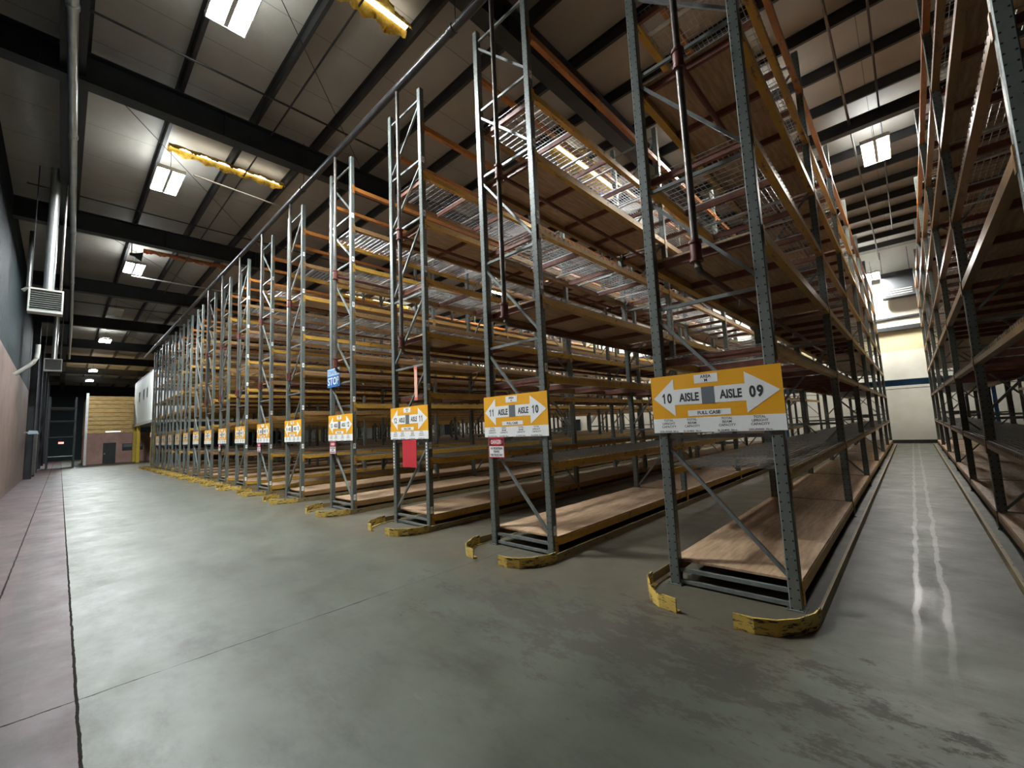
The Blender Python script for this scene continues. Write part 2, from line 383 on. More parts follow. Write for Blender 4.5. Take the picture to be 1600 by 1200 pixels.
for L in set(BL):
    k = round(L,3)
    a = MB(); ply_shape(a, 0, L, 3); PLY[k] = a.mesh('plywood_deck', M['ply'])
    a = MB(); wire_shape(a, 0, L, False); WIRE[k] = chan(a, a.mesh('wire_deck', M['galv']))
BARM = MB().box(-D+.08, -.08, -.02, .02, -.085, -.014).mesh('crossbar', M['redbar'])
def whole(fn):
    mb = MB()
    for y0, L in zip(FY, BL): fn(mb, y0, L)
    return mb
WB = {(s, m): whole(lambda mb, y0, L: beam_shape(mb, s, y0, L)).mesh('beam', M[m]) for s in (1,-1) for m in ('yellow','tan','orange')}
WPLY = whole(lambda mb, y0, L: ply_shape(mb, y0, L, 3)).mesh('plywood_deck', M['ply'])
_w = whole(lambda mb, y0, L: wire_shape(mb, y0, L, False)); WWIRE = chan(_w, _w.mesh('wire_deck', M['galv']))
WBAR = whole(bar_shape).mesh('crossbar', M['redbar'])
def text_mesh(s, size, mt, bold=.0, align='CENTER', sp=1.0):
    cu = bpy.data.curves.new('lettering', 'FONT'); cu.body = s; cu.size = size; cu.align_x = align; cu.align_y = 'CENTER'
    cu.offset = bold; cu.extrude = .0006; cu.space_line = sp; cu.resolution_u = 3
    o = bpy.data.objects.new('t', cu); COL.objects.link(o)
    bpy.context.view_layer.update()
    me = bpy.data.meshes.new_from_object(o.evaluated_get(bpy.context.evaluated_depsgraph_get()))
    bpy.data.objects.remove(o); bpy.data.curves.remove(cu)
    me.transform(Matrix.Rotation(PI/2, 4, 'X')); me.materials.clear(); me.materials.append(mt); me.name = 'lettering'
    return me
def fit(me, w, h=None):
    xs = [v.co.x for v in me.vertices]; zs = [v.co.z for v in me.vertices]
    sx = w/(max(xs)-min(xs)); sz = (h/(max(zs)-min(zs))) if h else sx
    cx, cz = (max(xs)+min(xs))/2, (max(zs)+min(zs))/2
    for v in me.vertices: v.co.x = (v.co.x-cx)*sx; v.co.z = (v.co.z-cz)*sz
    return me
DIG = {d: text_mesh(d, .06, M['ink'], .001) for d in '1234567'}
for d in DIG.values(): d.transform(Matrix.Rotation(PI/2, 4, 'Z'))
TAGM = MB().box(0, .0015, -.026, .026, -.055, .055).mesh('level_tag', M['signwhite'])
TAPE = MB()
for i in range(10): TAPE.box(-.002, 0, -.001, .001, 0, .001) if 0 else None
def deck_kind(k, l):
    if l == 7: return None
    if l == 0: return 'P'
    if k <= 2: return 'P' if l in (3, 5) else 'W'
    return 'P' if l in (3,) or (l == 5 and k % 3 == 1) else 'W'
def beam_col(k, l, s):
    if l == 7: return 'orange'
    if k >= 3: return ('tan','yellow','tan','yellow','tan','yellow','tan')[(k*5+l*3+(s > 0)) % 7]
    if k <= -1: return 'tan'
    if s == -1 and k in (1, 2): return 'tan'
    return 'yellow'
def frame_kind(k): return 'B' if k in (2, 4, 6, 7, 10, 13, 15) else 'A'
RG = 'pallet rack rows standing side by side'
def sgn(k): return '%d AISLE %02d' % (k+10, k+9)
def rack(k):
    if k == -1: lab = 'dark pallet rack row across aisle 09 from the sign reading 10 and 09'
    elif k == -2: lab = 'pallet rack row second beyond aisle 09, seen through the nearer rack there'
    elif k == -3: lab = 'pallet rack row third beyond aisle 09, deepest in the dark'
    elif k <= 8: lab = 'tall pallet rack row with the sign reading %d and %02d' % (k+10, k+9)
    elif k <= 14: lab = 'distant pallet rack row with the sign reading %d and %d' % (k+10, k+9)
    else: lab = 'pallet rack row %s the yellow columns of the raised office' % 'next to'
    t = thing('pallet_rack', lab, 'rack', (RX[k], 0, 0), RG)
    fine = -1 <= k <= 5
    fk = frame_kind(k)
    for j, y in enumerate(FY):
        kk = fk if j % 2 == 0 else ('B' if fk == 'A' else 'A')
        f = obj('upright_frame', BRACE[kk], t, (0, y, 0))
        obj('post', POST, f, (-D, 0, 0)); obj('post', POST, f, (-.092, 0, 0))
        if j == 0 and 1 <= k <= 6:
            for n, (dg, z) in enumerate(zip('1234567', (.30, 1.33, 2.29, 3.36, 4.30, 5.3, 6.28))):
                tg = obj('level_tag', TAGM, f, (0, .042, z)); obj('lettering', DIG[dg], tg, (.002, 0, 0))
    for l, z in enumerate(LV):
        dk = deck_kind(k, l)
        if fine:
            for y, L in zip(FY, BL):
                key = round(L, 3)
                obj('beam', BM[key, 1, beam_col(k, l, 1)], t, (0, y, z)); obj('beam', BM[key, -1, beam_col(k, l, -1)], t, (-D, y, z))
                if dk == 'P':
                    d = obj('plywood_deck', PLY[key], t, (0, y, z))
                    if k <= 2 and y < 8 and l > 1:
                        for yy in bar_pos(0, L): obj('crossbar', BARM, d, (0, yy, .012))
                elif dk == 'W':
                    d = obj('wire_deck', WIRE[key], t, (0, y, z))
                    if k <= 2 and y < 8 and l > 1:
                        for yy in bar_pos(0, L): obj('crossbar', BARM, d, (0, yy, 0))
        else:
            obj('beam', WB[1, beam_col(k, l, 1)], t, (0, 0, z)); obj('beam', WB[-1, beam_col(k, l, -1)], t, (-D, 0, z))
            if dk == 'P': obj('plywood_deck', WPLY, t, (0, 0, z))
            elif dk == 'W': obj('wire_deck', WWIRE, t, (0, 0, z))
    return t
RACK = {k: rack(k) for k in RX}

# row 12/11: checked reflective tape on the front posts
for x in (-D+.02, -.062):
    tp = MB()
    for i in range(9): tp.box(x, x+.03, -.0025, -.0005, .93+i*.052, .93+i*.052+.034)
    f = [c for c in RACK[2].children if c.name.startswith('upright_frame')][0]
    o = build('reflective_tape', tp, M['signwhite'], f); o['label'] = 'white checked reflective tape'

# floor guide rails with yellow turned-in ends
def rail_piece(mb, pts, h, th=.012, leg=.06, side=1):
    for (x0, y0), (x1, y1) in zip(pts, pts[1:]):
        d = Vector((x1-x0, y1-y0, 0)).normalized(); nrm = Vector((-d.y, d.x, 0))*side
        a, b_ = Vector((x0,y0,0)), Vector((x1,y1,0))
        q = [a, b_, b_+nrm*th, a+nrm*th]
        mb.add([*(q), *[p+Vector((0,0,h)) for p in q]], [(0,3,2,1),(4,5,6,7),(0,1,5,4),(1,2,6,5),(2,3,7,6),(3,0,4,7)])
        q = [a, b_, b_+nrm*leg, a+nrm*leg]
        mb.add([*(q), *[p+Vector((0,0,.01)) for p in q]], [(0,3,2,1),(4,5,6,7),(0,1,5,4),(1,2,6,5),(2,3,7,6),(3,0,4,7)])
    return mb
SR = rail_piece(MB(), [(.14,-.12),(.14,21.6)], .09, side=1).mesh('side_rail', M['rail'])
ER = rail_piece(MB(), [(.14,-.12),(.125,-.26),(.05,-.43),(-.06,-.545),(-.20,-.60),(-.34,-.60)], .115, side=-1).mesh('end_guard', M['guard'])
SL = rail_piece(MB(), [(-D-.14,-.10),(-D-.14,21.6)], .09, side=-1).mesh('side_rail', M['rail'])
EL = rail_piece(MB(), [(-D-.14,-.10),(-D-.13,-.22),(-D+.02,-.48),(-D+.14,-.57),(-D+.30,-.60)], .115, side=1).mesh('end_guard', M['guard'])
GG = 'yellow ended guide rails along the rack rows'
for k in RX:
    if k < -2: continue
    for side, sm, em in (('R', SR, ER), ('L', SL, EL)):
        if k == -2 and side == 'R': continue
        an = (k+9) if side == 'R' else (k+10)
        t = thing('guide_rail', 'floor guide rail with yellow end, aisle %02d side of rack %s' % (an, ('signed %d and %02d' % (k+10, k+9))), 'rail', (RX[k], 0, 0), GG)
        obj('side_rail', sm, t); o = obj('end_guard', em, t); o['label'] = 'scuffed yellow bent end'

# ------------------------------------------------------------------ aisle signs
W, Hh, Zb = 1.14, .555, 1.44
def U(u): return (u-.5)*W
def V(v): return v*Hh
BOARD = MB().box(-W/2, W/2, 0, .004, 0, Hh).mesh('board', M['signorange'])
STRIP = MB().box(-W/2, W/2, -.0012, 0, 0, V(.245)).mesh('capacity_strip', M['signwhite'])
def flat(pts, mt, name):
    mb = MB(); n = len(pts)
    vs = [(U(u), -.0014, V(v)) for u, v in pts]+[(U(u), 0, V(v)) for u, v in pts]
    mb.add(vs, [tuple(range(n)), tuple(range(2*n-1, n-1, -1))]+[(i, n+i, n+(i+1)%n, (i+1)%n) for i in range(n)])
    return mb.mesh(name, mt)
ARL = flat([(.018,.61),(.20,.285),(.20,.475),(.43,.475),(.43,.745),(.20,.745),(.20,.935)], M['signwhite'], 'arrow')
ARR = flat([(.982,.61),(.752,.935),(.752,.745),(.52,.745),(.52,.475),(.752,.475),(.752,.285)], M['signwhite'], 'arrow')
SQ = flat([(.425,.47),(.525,.47),(.525,.75),(.425,.75)], M['signgrey'], 'grey_square')
APL = flat([(.375,.82),(.56,.82),(.56,.965),(.375,.965)], M['signwhite'], 'area_plate')
CPL = flat([(.305,.275),(.635,.275),(.635,.37),(.305,.37)], M['signwhite'], 'case_plate')
AISLE = fit(text_mesh('AISLE', .1, M['ink'], .0032), .185, .082)
FULL = fit(text_mesh('FULL CASE', .05, M['ink'], .0012), .20, .032)
CAPT = []
for i, (u, ls) in enumerate(((.135, ('TOTAL','UPRIGHT','CAPACITY','20,000 lbs.')), (.33, ('TOTAL','BEAM','CAPACITY','2,040 lbs.')), (.60, ('TOTAL','BEAM','CAPACITY','2,040 lbs.')), (.83, ('TOTAL','UPRIGHT','CAPACITY','20,000 lbs.')))):
    for n, s in enumerate(ls):
        CAPT.append((u, .215-.055*n-(.03 if n == 3 else 0), fit(text_mesh(s, .025, M['ink'], .0002), len(s)*.0165+.01, .021 if n < 3 else .018)))
# one mesh for the strip's printing
def join(items, name, mt):
    mb = MB()
    for u, v, me in items: mb.add([(p.co.x+U(u), p.co.y, p.co.z+V(v)) for p in me.vertices], [tuple(p.vertices) for p in me.polygons])
    return mb.mesh(name, mt)
CAP = [join(CAPT[4*i:4*i+4], 'lettering', M['ink']) for i in range(4)]
def number(sv, w, h, bold):
    mb = MB(); n = len(sv); cw = w/n
    for i, ch in enumerate(sv):
        cx = -w/2+cw*(i+.5); g = cw*.86
        if ch == '1':
            st = g*.30; x1 = cx+g*.18
            mb.add([(x1-st,0,-h/2),(x1,0,-h/2),(x1,0,h/2),(x1-st*.75,0,h/2),(x1-st*1.35,0,h*.36),(x1-st*2.0,0,h*.28),(x1-st*2.0,0,h*.12),(x1-st,0,h*.22)], [(0,1,2,3,4,7),(4,5,6,7)])
        else:
            me = fit(text_mesh(ch, .1, M['ink'], bold), g, h)
            mb.add([(v.co.x+cx, v.co.y, v.co.z) for v in me.vertices], [tuple(p.vertices) for p in me.polygons])
    return mb.mesh('lettering', M['ink'])
for k in range(0, 15):
    t = thing('aisle_sign', ('orange aisle sign with white arrows reading %d AISLE and AISLE %02d' % (k+10, k+9)), 'sign', (RX[k]-D/2-.002, -.012, Zb), 'orange aisle signs on the rack ends')
    b_ = obj('board', BOARD, t)
    s_ = obj('capacity_strip', STRIP, t); [obj('lettering', cm, s_, (0, -.0013, 0)) for cm in CAP]
    a = obj('arrow', ARL, t); obj('lettering', AISLE, a, (U(.322), -.0017, V(.60)))
    obj('lettering', number('%d' % (k+10), .105, .098, .0036), a, (U(.135), -.0017, V(.60)))
    a = obj('arrow', ARR, t); obj('lettering', AISLE, a, (U(.645), -.0017, V(.605)))
    obj('lettering', number('%02d' % (k+9), .118, .105, .0042), a, (U(.825), -.0017, V(.61)))
    obj('grey_square', SQ, t, (0, -.0008, 0))
    p = obj('area_plate', APL, t)
    obj('lettering', fit(text_mesh('AREA', .04, M['ink'], .0006), .095, .028), p, (U(.468), -.0017, V(.925)))
    obj('lettering', fit(text_mesh('M' if k != 1 else 'N', .04, M['ink'] if k != 1 else M['red'], .0008), .026, .028), p, (U(.468), -.0017, V(.86)))
    p = obj('case_plate', CPL, t); obj('lettering', FULL, p, (U(.47), -.0017, V(.322)))
# danger signs
dt = join([(.5, .0, fit(text_mesh('DANGER', .05, M['signwhite'], .0008), .19, .055))], 'lettering', M['signwhite'])
dl = [fit(text_mesh(s, .03, M['ink'], .0004), w, .032) for s, w in (('NO PEDESTRIAN', .225), ('TRAFFIC', .12), ('FORK TRUCKS ONLY', .235))]
for k in (1, 3, 5, 7):
    t = thing('danger_sign', 'small red and white DANGER sign under the sign reading %d and %02d' % (k+10, k+9), 'sign', (RX[k]-D+.18, -.012, 1.16), 'danger signs on the rack posts')
    obj('board', MB().box(-.15, .15, 0, .003, 0, .275).mesh('board', M['red']), t)
    h = obj('header', MB().box(-.137, .137, -.001, 0, .165, .262).mesh('header', M['black']), t)
    el = MB(); n = 24
    el.add([(.125*math.cos(2*PI*i/n), -.0012, .213+.042*math.sin(2*PI*i/n)) for i in range(n)]+[(.125*math.cos(2*PI*i/n), 0, .213+.042*math.sin(2*PI*i/n)) for i in range(n)],
           [tuple(range(n)), tuple(range(2*n-1, n-1, -1))]+[(i, n+i, n+(i+1)%n, (i+1)%n) for i in range(n)])
    o = obj('red_oval', el.mesh('red_oval', M['red']), h, (0, -.001, 0)); obj('lettering', dt, h, (0, -.0026, .213))
    p = obj('message_plate', MB().box(-.137, .137, -.001, 0, .012, .155).mesh('message_plate', M['signwhite']), t)
    for i, me in enumerate(dl): obj('lettering', me, p, (0, -.0018, .128-i*.045))
# blue stop sign on the rack signed 13 and 12
t = thing('stop_sign', 'blue STOP sign hung high on the rack with sign 13 and 12', 'sign', (RX[3]-D+.22, -.012, 2.62))
obj('board', MB().box(-.31, .31, 0, .004, 0, .42).mesh('board', M['blue']), t)
p = obj('header', MB().box(-.295, .295, -.001, 0, .255, .41).mesh('header', M['paleblue']), t)
obj('lettering', fit(text_mesh('TOWVEYOR', .1, M['blue'], .001), .56, .105), p, (0, -.0018, .332))
obj('lettering', fit(text_mesh('STOP', .2, M['signwhite'], .003), .56, .17), t, (0, -.001, .135))
# red panel and pale strip on the rack signed 12 and 11
t = build('red_panel', MB().box(-.21, .21, -.006, 0, 0, .46), M['red'], None, (RX[2]-D+.54, -.004, .965)); add_bevel(t, .002)
tag(t, 'plain red panel hanging under the sign reading 12 and 11', 'panel')
t = thing('hanging_strip', 'narrow pale pink strip hanging above the sign reading 12 and 11', 'strip', (RX[2]-D+.78, -.01, 2.09))
obj('strip', MB().box(-.042, .042, -.004, 0, .05, .52).mesh('strip', M['pinkstrip']), t)
o = obj('end_band', MB().box(-.046, .046, -.006, .002, 0, .05).box(-.046, .046, -.006, .002, .52, .57).mesh('end_band', M['hotred']), t); o['label'] = 'red end bands'

# ------------------------------------------------------------------ sprinkler pipes
main = MB().tube([(1.2,-.115,7.86),(-39.5,-.115,7.86)], .068, 14)
t = thing('sprinkler_main', 'long dark sprinkler main running along the tops of the rack ends', 'pipe')
build('pipe', main, M['mainpipe'], t, smooth=True)
for x in (-3.9, -10.0, -18.0, -25.6, -33.3):
    c = MB().tube([(x-.06,-.115,7.86),(x+.06,-.115,7.86)], .082, 14); build('coupling', c, M['mainpipe'], t, smooth=True)
    build('hanger', MB().bar((x+.1,-.115,7.93),(x+.1,-.115,9.07),.012,.012), M['purlin'], t)
rises = {0: -.52, 1: -3.01, 2: -5.50, 3: -8.08, 4: -10.80, 5: -13.13, 6: -15.49, 7: -17.74, 8: -19.98}
for k, x in rises.items():
    t = thing('sprinkler_riser', 'vertical sprinkler pipe with red couplings at the rack end signed %d and %02d' % (k+10, k+9), 'pipe', (x, -.115, 0), 'sprinkler risers at the rack ends')
    zb = 2.93
    build('pipe', MB().tube([(0,.0,7.785),(0,0,zb+.10),(0,.01,zb+.04),(0,.05,zb),(0,.10,zb)], .034, 12), M['pipe'], t, smooth=True)
    for z in (5.05, zb+.18):
        cp = MB().tube([(0,0,z-.07),(0,0,z-.03),(0,0,z+.03),(0,0,z+.07)], [.05,.052,.052,.05], 12)
        cp.tube([(0,0,z+.075),(0,0,z+.10)], .062, 12).tube([(0,0,z-.10),(0,0,z-.075)], .062, 12)
        build('coupling', cp, M['fitting'], t, smooth=True)
    for z, L in ((5.02, 12.0), (zb, 8.0)):
        br = build('branch_pipe', MB().tube([(0,.03,z),(0,L,z)], .030, 10), M['redpipe'], t, smooth=True)
        for i in range(int(L/3)):
            build('sprinkler_head', MB().tube([(0,1.3+3*i,z-.02),(0,1.3+3*i,z-.09)], .012, 8).tube([(0,1.3+3*i,z-.095),(0,1.3+3*i,z-.10)], .03, 10), M['galv'], br)
# roof sprinkler branches, thin pipes hung under the purlins
def pipe(label, pts, r, m='mainpipe', group='thin pipes under the roof', name='roof_pipe'):
    t = build(name, MB().tube(pts, r, 8), M[m], smooth=True); return tag(t, label, 'pipe', group)
pipe('thin pipe under the roof crossing above the tops of racks 12 and 13', [(-8.75,YW+.3,9.0),(-8.75,YB-.4,9.0)], .022)
pipe('thin roof pipe hung along aisle 09 towards the back wall', [(.37,.5,8.8),(.37,YB-.3,8.8)], .026, 'pipe')
pipe('thin parallel roof pipe on the 08 side of aisle 09', [(.95,3,8.9),(.95,YB-4,8.9)], .02)
pipe('thin pipe lengthwise under the roof over the cross aisle', [(2,-.85,8.98),(-40,-.85,8.98)], .02)
pipe('thin roof pipe in front of the second dark roof girder', [(-16.6,YW+.3,9.0),(-16.6,YB-.4,9.0)], .022)
pipe('thin bright roof pipe between third and fourth dark girders', [(-21.6,-2.4,8.35),(-21.6,3,8.35)], .022, 'silver')
pipe('thin bright roof pipe beside the yellow insulation strip', [(-12.25,-2.0,8.5),(-12.45,0.3,8.5)], .022, 'silver')
pipe('thin roof pipe beyond the fourth dark girder', [(-29.4,YW+.3,8.9),(-29.4,4,8.9)], .022)
# diagonal roof bracing rods
for i, (a, b_) in enumerate(zip(GX[1:], GX[2:])):
    build_o = build('bracing_rod', MB().tube([(a-.16,-3.9,8.86),(b_+.16,1.6,8.86)], .008, 6), M['purlin'])
    tag(build_o, 'thin diagonal bracing rod in roof bay %s' % ('nearest the camera','with the fluffy yellow strip','third from the camera','fourth from the camera','fifth from the camera','sixth from the camera','seventh from the camera','eighth from the camera')[i], 'rod', 'diagonal bracing rods under the roof')
# bright pipe under the eave beam over the walkway
t = thing('eave_pipe', 'long silver pipe under the roof running above the red walkway', 'pipe')
EP = [(9,-4.27),(2,-4.27),(-8,-4.25),(-12,-4.19),(-18,-4.10),(-24,-4.04),(-32,-3.96),(-46,-3.90)]
build('pipe', MB().tube([(x,y_,8.36) for x,y_ in EP], .07, 14), M['silver'], t, smooth=True)
for x, y_ in EP[2:6]: build('coupling', MB().tube([(x-.05,y_+.001,8.36),(x+.05,y_-.001,8.36)], .085, 14), M['silver'], t, smooth=True)


# ------------------------------------------------------------------ lights
HOUS = MB().box(-.66,.66,-.035,.035,.0,.09)
for s_ in (-1, 1): HOUS.prof([(s_*.275,-.01),(s_*.295,-.01),(s_*.295,.06),(s_*.275,.06)], 'x', -.66, .66)
HOUS.box(-.68,-.66,-.295,.295,-.01,.09).box(.66,.68,-.295,.295,-.01,.09)
HOUS.box(-.66,.66,-.275,.275,.036,.046)
HOUSM = HOUS.mesh('housing', M['white'])
LENS = MB().box(-.65,.65,-.115,.115,-.012,.0).mesh('lens', M['lens'])
LENS2 = MB().box(-.65,.65,-.115,.115,-.012,.0).mesh('lens', M['lens_dim'])
LENS3 = MB().box(-.65,.65,-.115,.115,-.012,.0).mesh('lens', M['lens_back'])
LENSOFF = MB().box(-.65,.65,-.115,.115,-.012,.0).mesh('lens', M['white'])
UPL = MB().box(-.65,.65,-.16,.16,.09,.098).mesh('uplight', M['uplight'])
HANG = MB().bar((-.5,0,.09),(-.5,0,.6),.01,.01).bar((.5,0,.09),(.5,0,.6),.01,.01).mesh('hanger', M['purlin'])
ordn = ['first','second','third','fourth','fifth','sixth','seventh','eighth']
def lamp(x, y, z, label, lens=None, rot=0, up=True):
    t = thing('high_bay_light', label, 'light', (x, y, z), 'twin panel lamps hung under the roof')
    t.rotation_euler.z = rot; lens = lens or LENS
    obj('housing', HOUSM, t); obj('lens', lens, t, (0,-.155,.03)); obj('lens', lens, t, (0,.155,.03)); obj('hanger', HANG, t)
    if up: obj('uplight', UPL, t)
for i, x in enumerate((-6.3, -13.05, -21.1, -37.8, -54.0, -62.5)):
    lamp(x, -2.48+.05*i, 8.5, 'lit twin panel lamp over the cross aisle, %s from the camera' % ordn[i])
lamp(-29.2, -2.4, 8.5, 'unlit twin panel lamp over the cross aisle between the third and fourth lit ones', LENSOFF, 0, False)
lamp(.79, 10.55, 8.45, 'twin panel lamp glowing over the middle of aisle 09', LENS2, PI/2)
lamp(-1.72, 7.2, 8.45, 'added twin panel fill lamp over aisle 10 brightening the decks beside it', LENS2, PI/2)  # extra lamp, added to brighten the plywood decks on both sides of this aisle
lamp(.05, 21.4, 7.75, 'bright twin panel lamp at the back wall end of aisle 09', LENS3, PI/2)
for x, a in ((-6.3, 12), (-13.9, 15), (-20.6, 18), (-27.2, 21), (-33.6, 24)):
    lamp(x, 10.75, 8.45, 'twin panel lamp deep among the racks over aisle %d' % a, LENS2, PI/2)
    lamp(x, 21.6, 8.45, 'twin panel lamp at the back wall behind the racks of aisle %d' % a, LENS3, PI/2)

# ------------------------------------------------------------------ torn roof insulation
def torn(x, y0, y1, label, m='fibre', w=.34, z=9.046, light=True):
    t = thing('torn_insulation', label, 'insulation', (x, (y0+y1)/2, z), 'torn insulation along the roof light slots')
    h = (y1-y0)/2
    if light: build('daylight_slot', MB().box(-.05,.05,-h+.04,h-.04,0,.012), M['daylight'], t)
    for sd in (-1, 1):
        n = 70; mb = MB(); vs = []; fs = []; a = random.random()*9
        for i in range(n+1):
            y = -h+2*h*i/n; e = min(1, 5*min(i, n-i)/n+.4)
            ww = w/2*e*(.75+.3*math.sin(i*.37+a)*math.sin(i*.13)+.25*random.random()); dr = .05+.05*math.sin(i*.29+a)**2+.04*random.random()
            prof = [(.055,.02),(.055+ww*.35,-.02-dr*.25),(.055+ww*.7,-dr*.8),(.055+ww,-dr),(.055+ww+.012,-dr+.02),(.055+ww*.6,.0),(.055+ww*.2,.025)]
            vs += [(sd*px, y, pz+random.uniform(-.008,.008)) for px, pz in prof]
        for i in range(n):
            for k in range(7):
                k2 = (k+1)%7; f_ = (i*7+k, (i+1)*7+k, (i+1)*7+k2, i*7+k2); fs.append(f_ if sd < 0 else f_[::-1])
        fs += [tuple(range(7)), tuple(n*7+k for k in range(6,-1,-1))]
        build('insulation_flap', mb.add(vs, fs), M[m], t, smooth=True)
    return t
torn(-5.33, -2.75, .05, 'wide glowing yellow torn insulation strip beside the first lamp', 'fibre', .42)
torn(-12.15, -2.55, .15, 'long glowing yellow torn insulation strip beside the second lamp', 'fibre', .30)
torn(-20.2, -2.2, .55, 'thin red brown torn insulation strip beside the third lamp', 'paper', .10, 9.046, False)
torn(-27.6, -2.2, 1.1, 'thin glowing torn insulation strip between the third and fourth lit lamps', 'fibre', .14)
torn(-35.2, -2.2, 1.1, 'thin torn insulation strip just before the fourth lit lamp', 'fibre', .14)
torn(-5.45, 4.7, 8.2, 'glowing yellow torn insulation seen through the wire decks above sign 11 and 10', 'fibre', .8)
torn(-12.3, 5.0, 9.8, 'glowing yellow torn insulation above the racks signed 14 and 15', 'fibre', .5)
torn(-20.6, 5.3, 10.0, 'glowing yellow torn insulation above the racks signed 18 and 19', 'fibre', .5)

# ------------------------------------------------------------------ left wall equipment
def heater(x, y, z, s, label):
    t = thing('unit_heater', label, 'heater', (x, y, z), 'unit heaters hung along the wall')
    f = MB().box(-.5*s,0,-.5*s,.5*s,0,.1*s).box(-.5*s,0,-.5*s,.5*s,.93*s,1*s).box(-.5*s,0,-.5*s,-.44*s,.1*s,.93*s).box(-.5*s,0,.44*s,.5*s,.1*s,.93*s).box(-.5*s,-.35*s,-.44*s,.44*s,.1*s,.93*s)
    o = build('casing', f, M['heater'], t); add_bevel(o, .006)
    build('core', MB().box(-.34*s,-.30*s,-.44*s,.44*s,.1*s,.93*s), M['black'], t)
    lv = MB()
    for i in range(9):
        z0 = (.13+.088*i)*s; lv.add([(-.30*s,-.44*s,z0+.045*s),(-.30*s,.44*s,z0+.045*s),(-.02*s,.44*s,z0),(-.02*s,-.44*s,z0),(-.30*s,-.44*s,z0+.055*s),(-.30*s,.44*s,z0+.055*s),(-.02*s,.44*s,z0+.012*s),(-.02*s,-.44*s,z0+.012*s)], [(0,1,2,3),(7,6,5,4),(0,4,5,1),(1,5,6,2),(2,6,7,3),(3,7,4,0)])
    build('louvre', lv, M['heater'], t)
    build('flue', MB().tube([(-.28*s,.05*s,1*s),(-.28*s,.05*s,8.98-z)], .16*s, 14), M['silver'], t, smooth=True)
    build('gas_pipe', MB().tube([(-.2*s,.40*s,.98*s),(-.2*s,.40*s,8.98-z)], .025, 8), M['pipe'], t, smooth=True)
    build('hanger_rod', MB().tube([(-.4*s,-.44*s,.98*s),(-.4*s,-.44*s,8.98-z)], .01, 6), M['purlin'], t)
heater(-15, -4.5, 5.0, .62, 'large grey louvred unit heater hung by the wall under a silver flue')
heater(-29.5, -4.5, 5.3, .62, 'smaller looking grey unit heater further along the wall')
t = build('wall_pipe', MB().tube([(-19.4,-5.0,8.6),(-19.4,-5.0,6.75),(-19.4,-5.12,6.6)], .06, 10), M['silver'], smooth=True); tag(t, 'silver vertical pipe on the dark teal siding beside the heater', 'pipe')
pts = [(-22,-4.79,5.32),(-22,-4.79,5.05),(-22,-4.81,4.83),(-22,-4.88,4.66),(-22,-4.98,4.53),(-22,-5.12,4.38),(-22,-5.3,4.2)]
t = build('wall_conduit', MB().tube(pts, .065, 12), M['heater'], smooth=True); tag(t, 'thick grey curved hose on the wall above the pink panels', 'pipe')
t = thing('loudspeaker', 'small black horn loudspeaker hung under the roof by the third lamp', 'speaker', (-18.7,-2.70,8.25))
build('horn', MB().tube([(0,0,0),(0,.12,.0),(0,.26,-.02),(0,.34,-.03)], [.05,.06,.13,.18], 14), M['black'], t, smooth=True)
build('bracket', MB().bar((0,.05,.03),(0,.05,.825),.03,.03), M['black'], t)
t = thing('wall_lamp', 'pale unlit lamp shade on the wall beyond the pink panels', 'lamp', (-31,-5.2,2.3))
build('shade', MB().prof([(0,.0),(.34,.0),(.30,.14),(.04,.16)], 'x', -.6, .6), M['paleblue'], t); build('arm', MB().box(-.04,.04,-.14,.05,.05,.11), M['heater'], t)
t = thing('electrical_cabinet', 'tall grey electrical cabinet against the wall below the curved hose', 'cabinet', (-36.2,-5.34,0))
o = build('body', MB().box(-.5,.5,0,.32,.1,2.5), M['greybox'], t); add_bevel(o, .01)
build('plinth', MB().box(-.48,.48,0,.30,0,.1), M['black'], t); build('door', MB().box(.5,.515,.02,.30,.16,2.42), M['greybox'], t)
t = thing('exit_lamp', 'small glowing red exit lamp in the dark far passage', 'light', (-46.205,-4.05,1.85))
build('case', MB().box(-.06,0,-.16,.16,-.02,.16), M['black'], t); build('glow_panel', MB().box(0,.01,-.14,.14,0,.14), M['glow'], t); build('stem', MB().bar((-.03,0,.16),(-.03,0,.55),.03,.03), M['black'], t)
t = thing('steel_shelving', 'dark open steel shelving in the passage beside the pink block building', 'shelving', (-47.5,-4.05,0))
for x in (-1.2, 1.2):
    for y in (-.7, .7): build('post', MB().box(x-.05,x+.05,y-.05,y+.05,0,5.4), M['girder'], t)
for z in (.9, 2.4, 3.6, 4.6): build('shelf', MB().box(-1.25,1.25,-.75,.75,z-.05,z), M['purlin'], t)

# ------------------------------------------------------------------ far end buildings
t = thing('block_building', 'pink block building at the far end topped with golden board cladding', 'building', (-51.3,-2.59,0))
w = MB().box(-8,0,0,1.05,0,2.55).box(-8,0,1.85,5.2,0,2.55).box(-8,0,1.05,1.85,1.72,2.55)
build('block_wall', w, M['brick'], t)
cl = MB()
for i in range(9): cl.prof([(-.02,2.55+.35*i),(3.2,2.55+.35*i),(3.2,2.55+.35*i+.32),(-.02,2.55+.35*i+.32)], 'x', -8, .05+.05*(i%2))
build('cladding', cl, M['gold'], t)
d = build('door', MB().box(-.10,-.04,1.05,1.85,0,1.72), M['black'], t); build('handle', MB().box(-.04,.0,1.12,1.2,.8,.84), M['silver'], d)
f = build('window', MB().box(0,.04,2.25,3.6,1.0,1.6), M['black'], t); build('pane', MB().box(.04,.05,2.32,3.53,1.30,1.55), M['signgrey'], f)
build('corner_post', MB().box(.0,.14,-.10,.06,0,5.9), M['silver'], t)
t.scale = (1.046,)*3
t = thing('strip_light', 'short white strip light on the front of the pink block building', 'light', (-51.18,-.9,2.74))
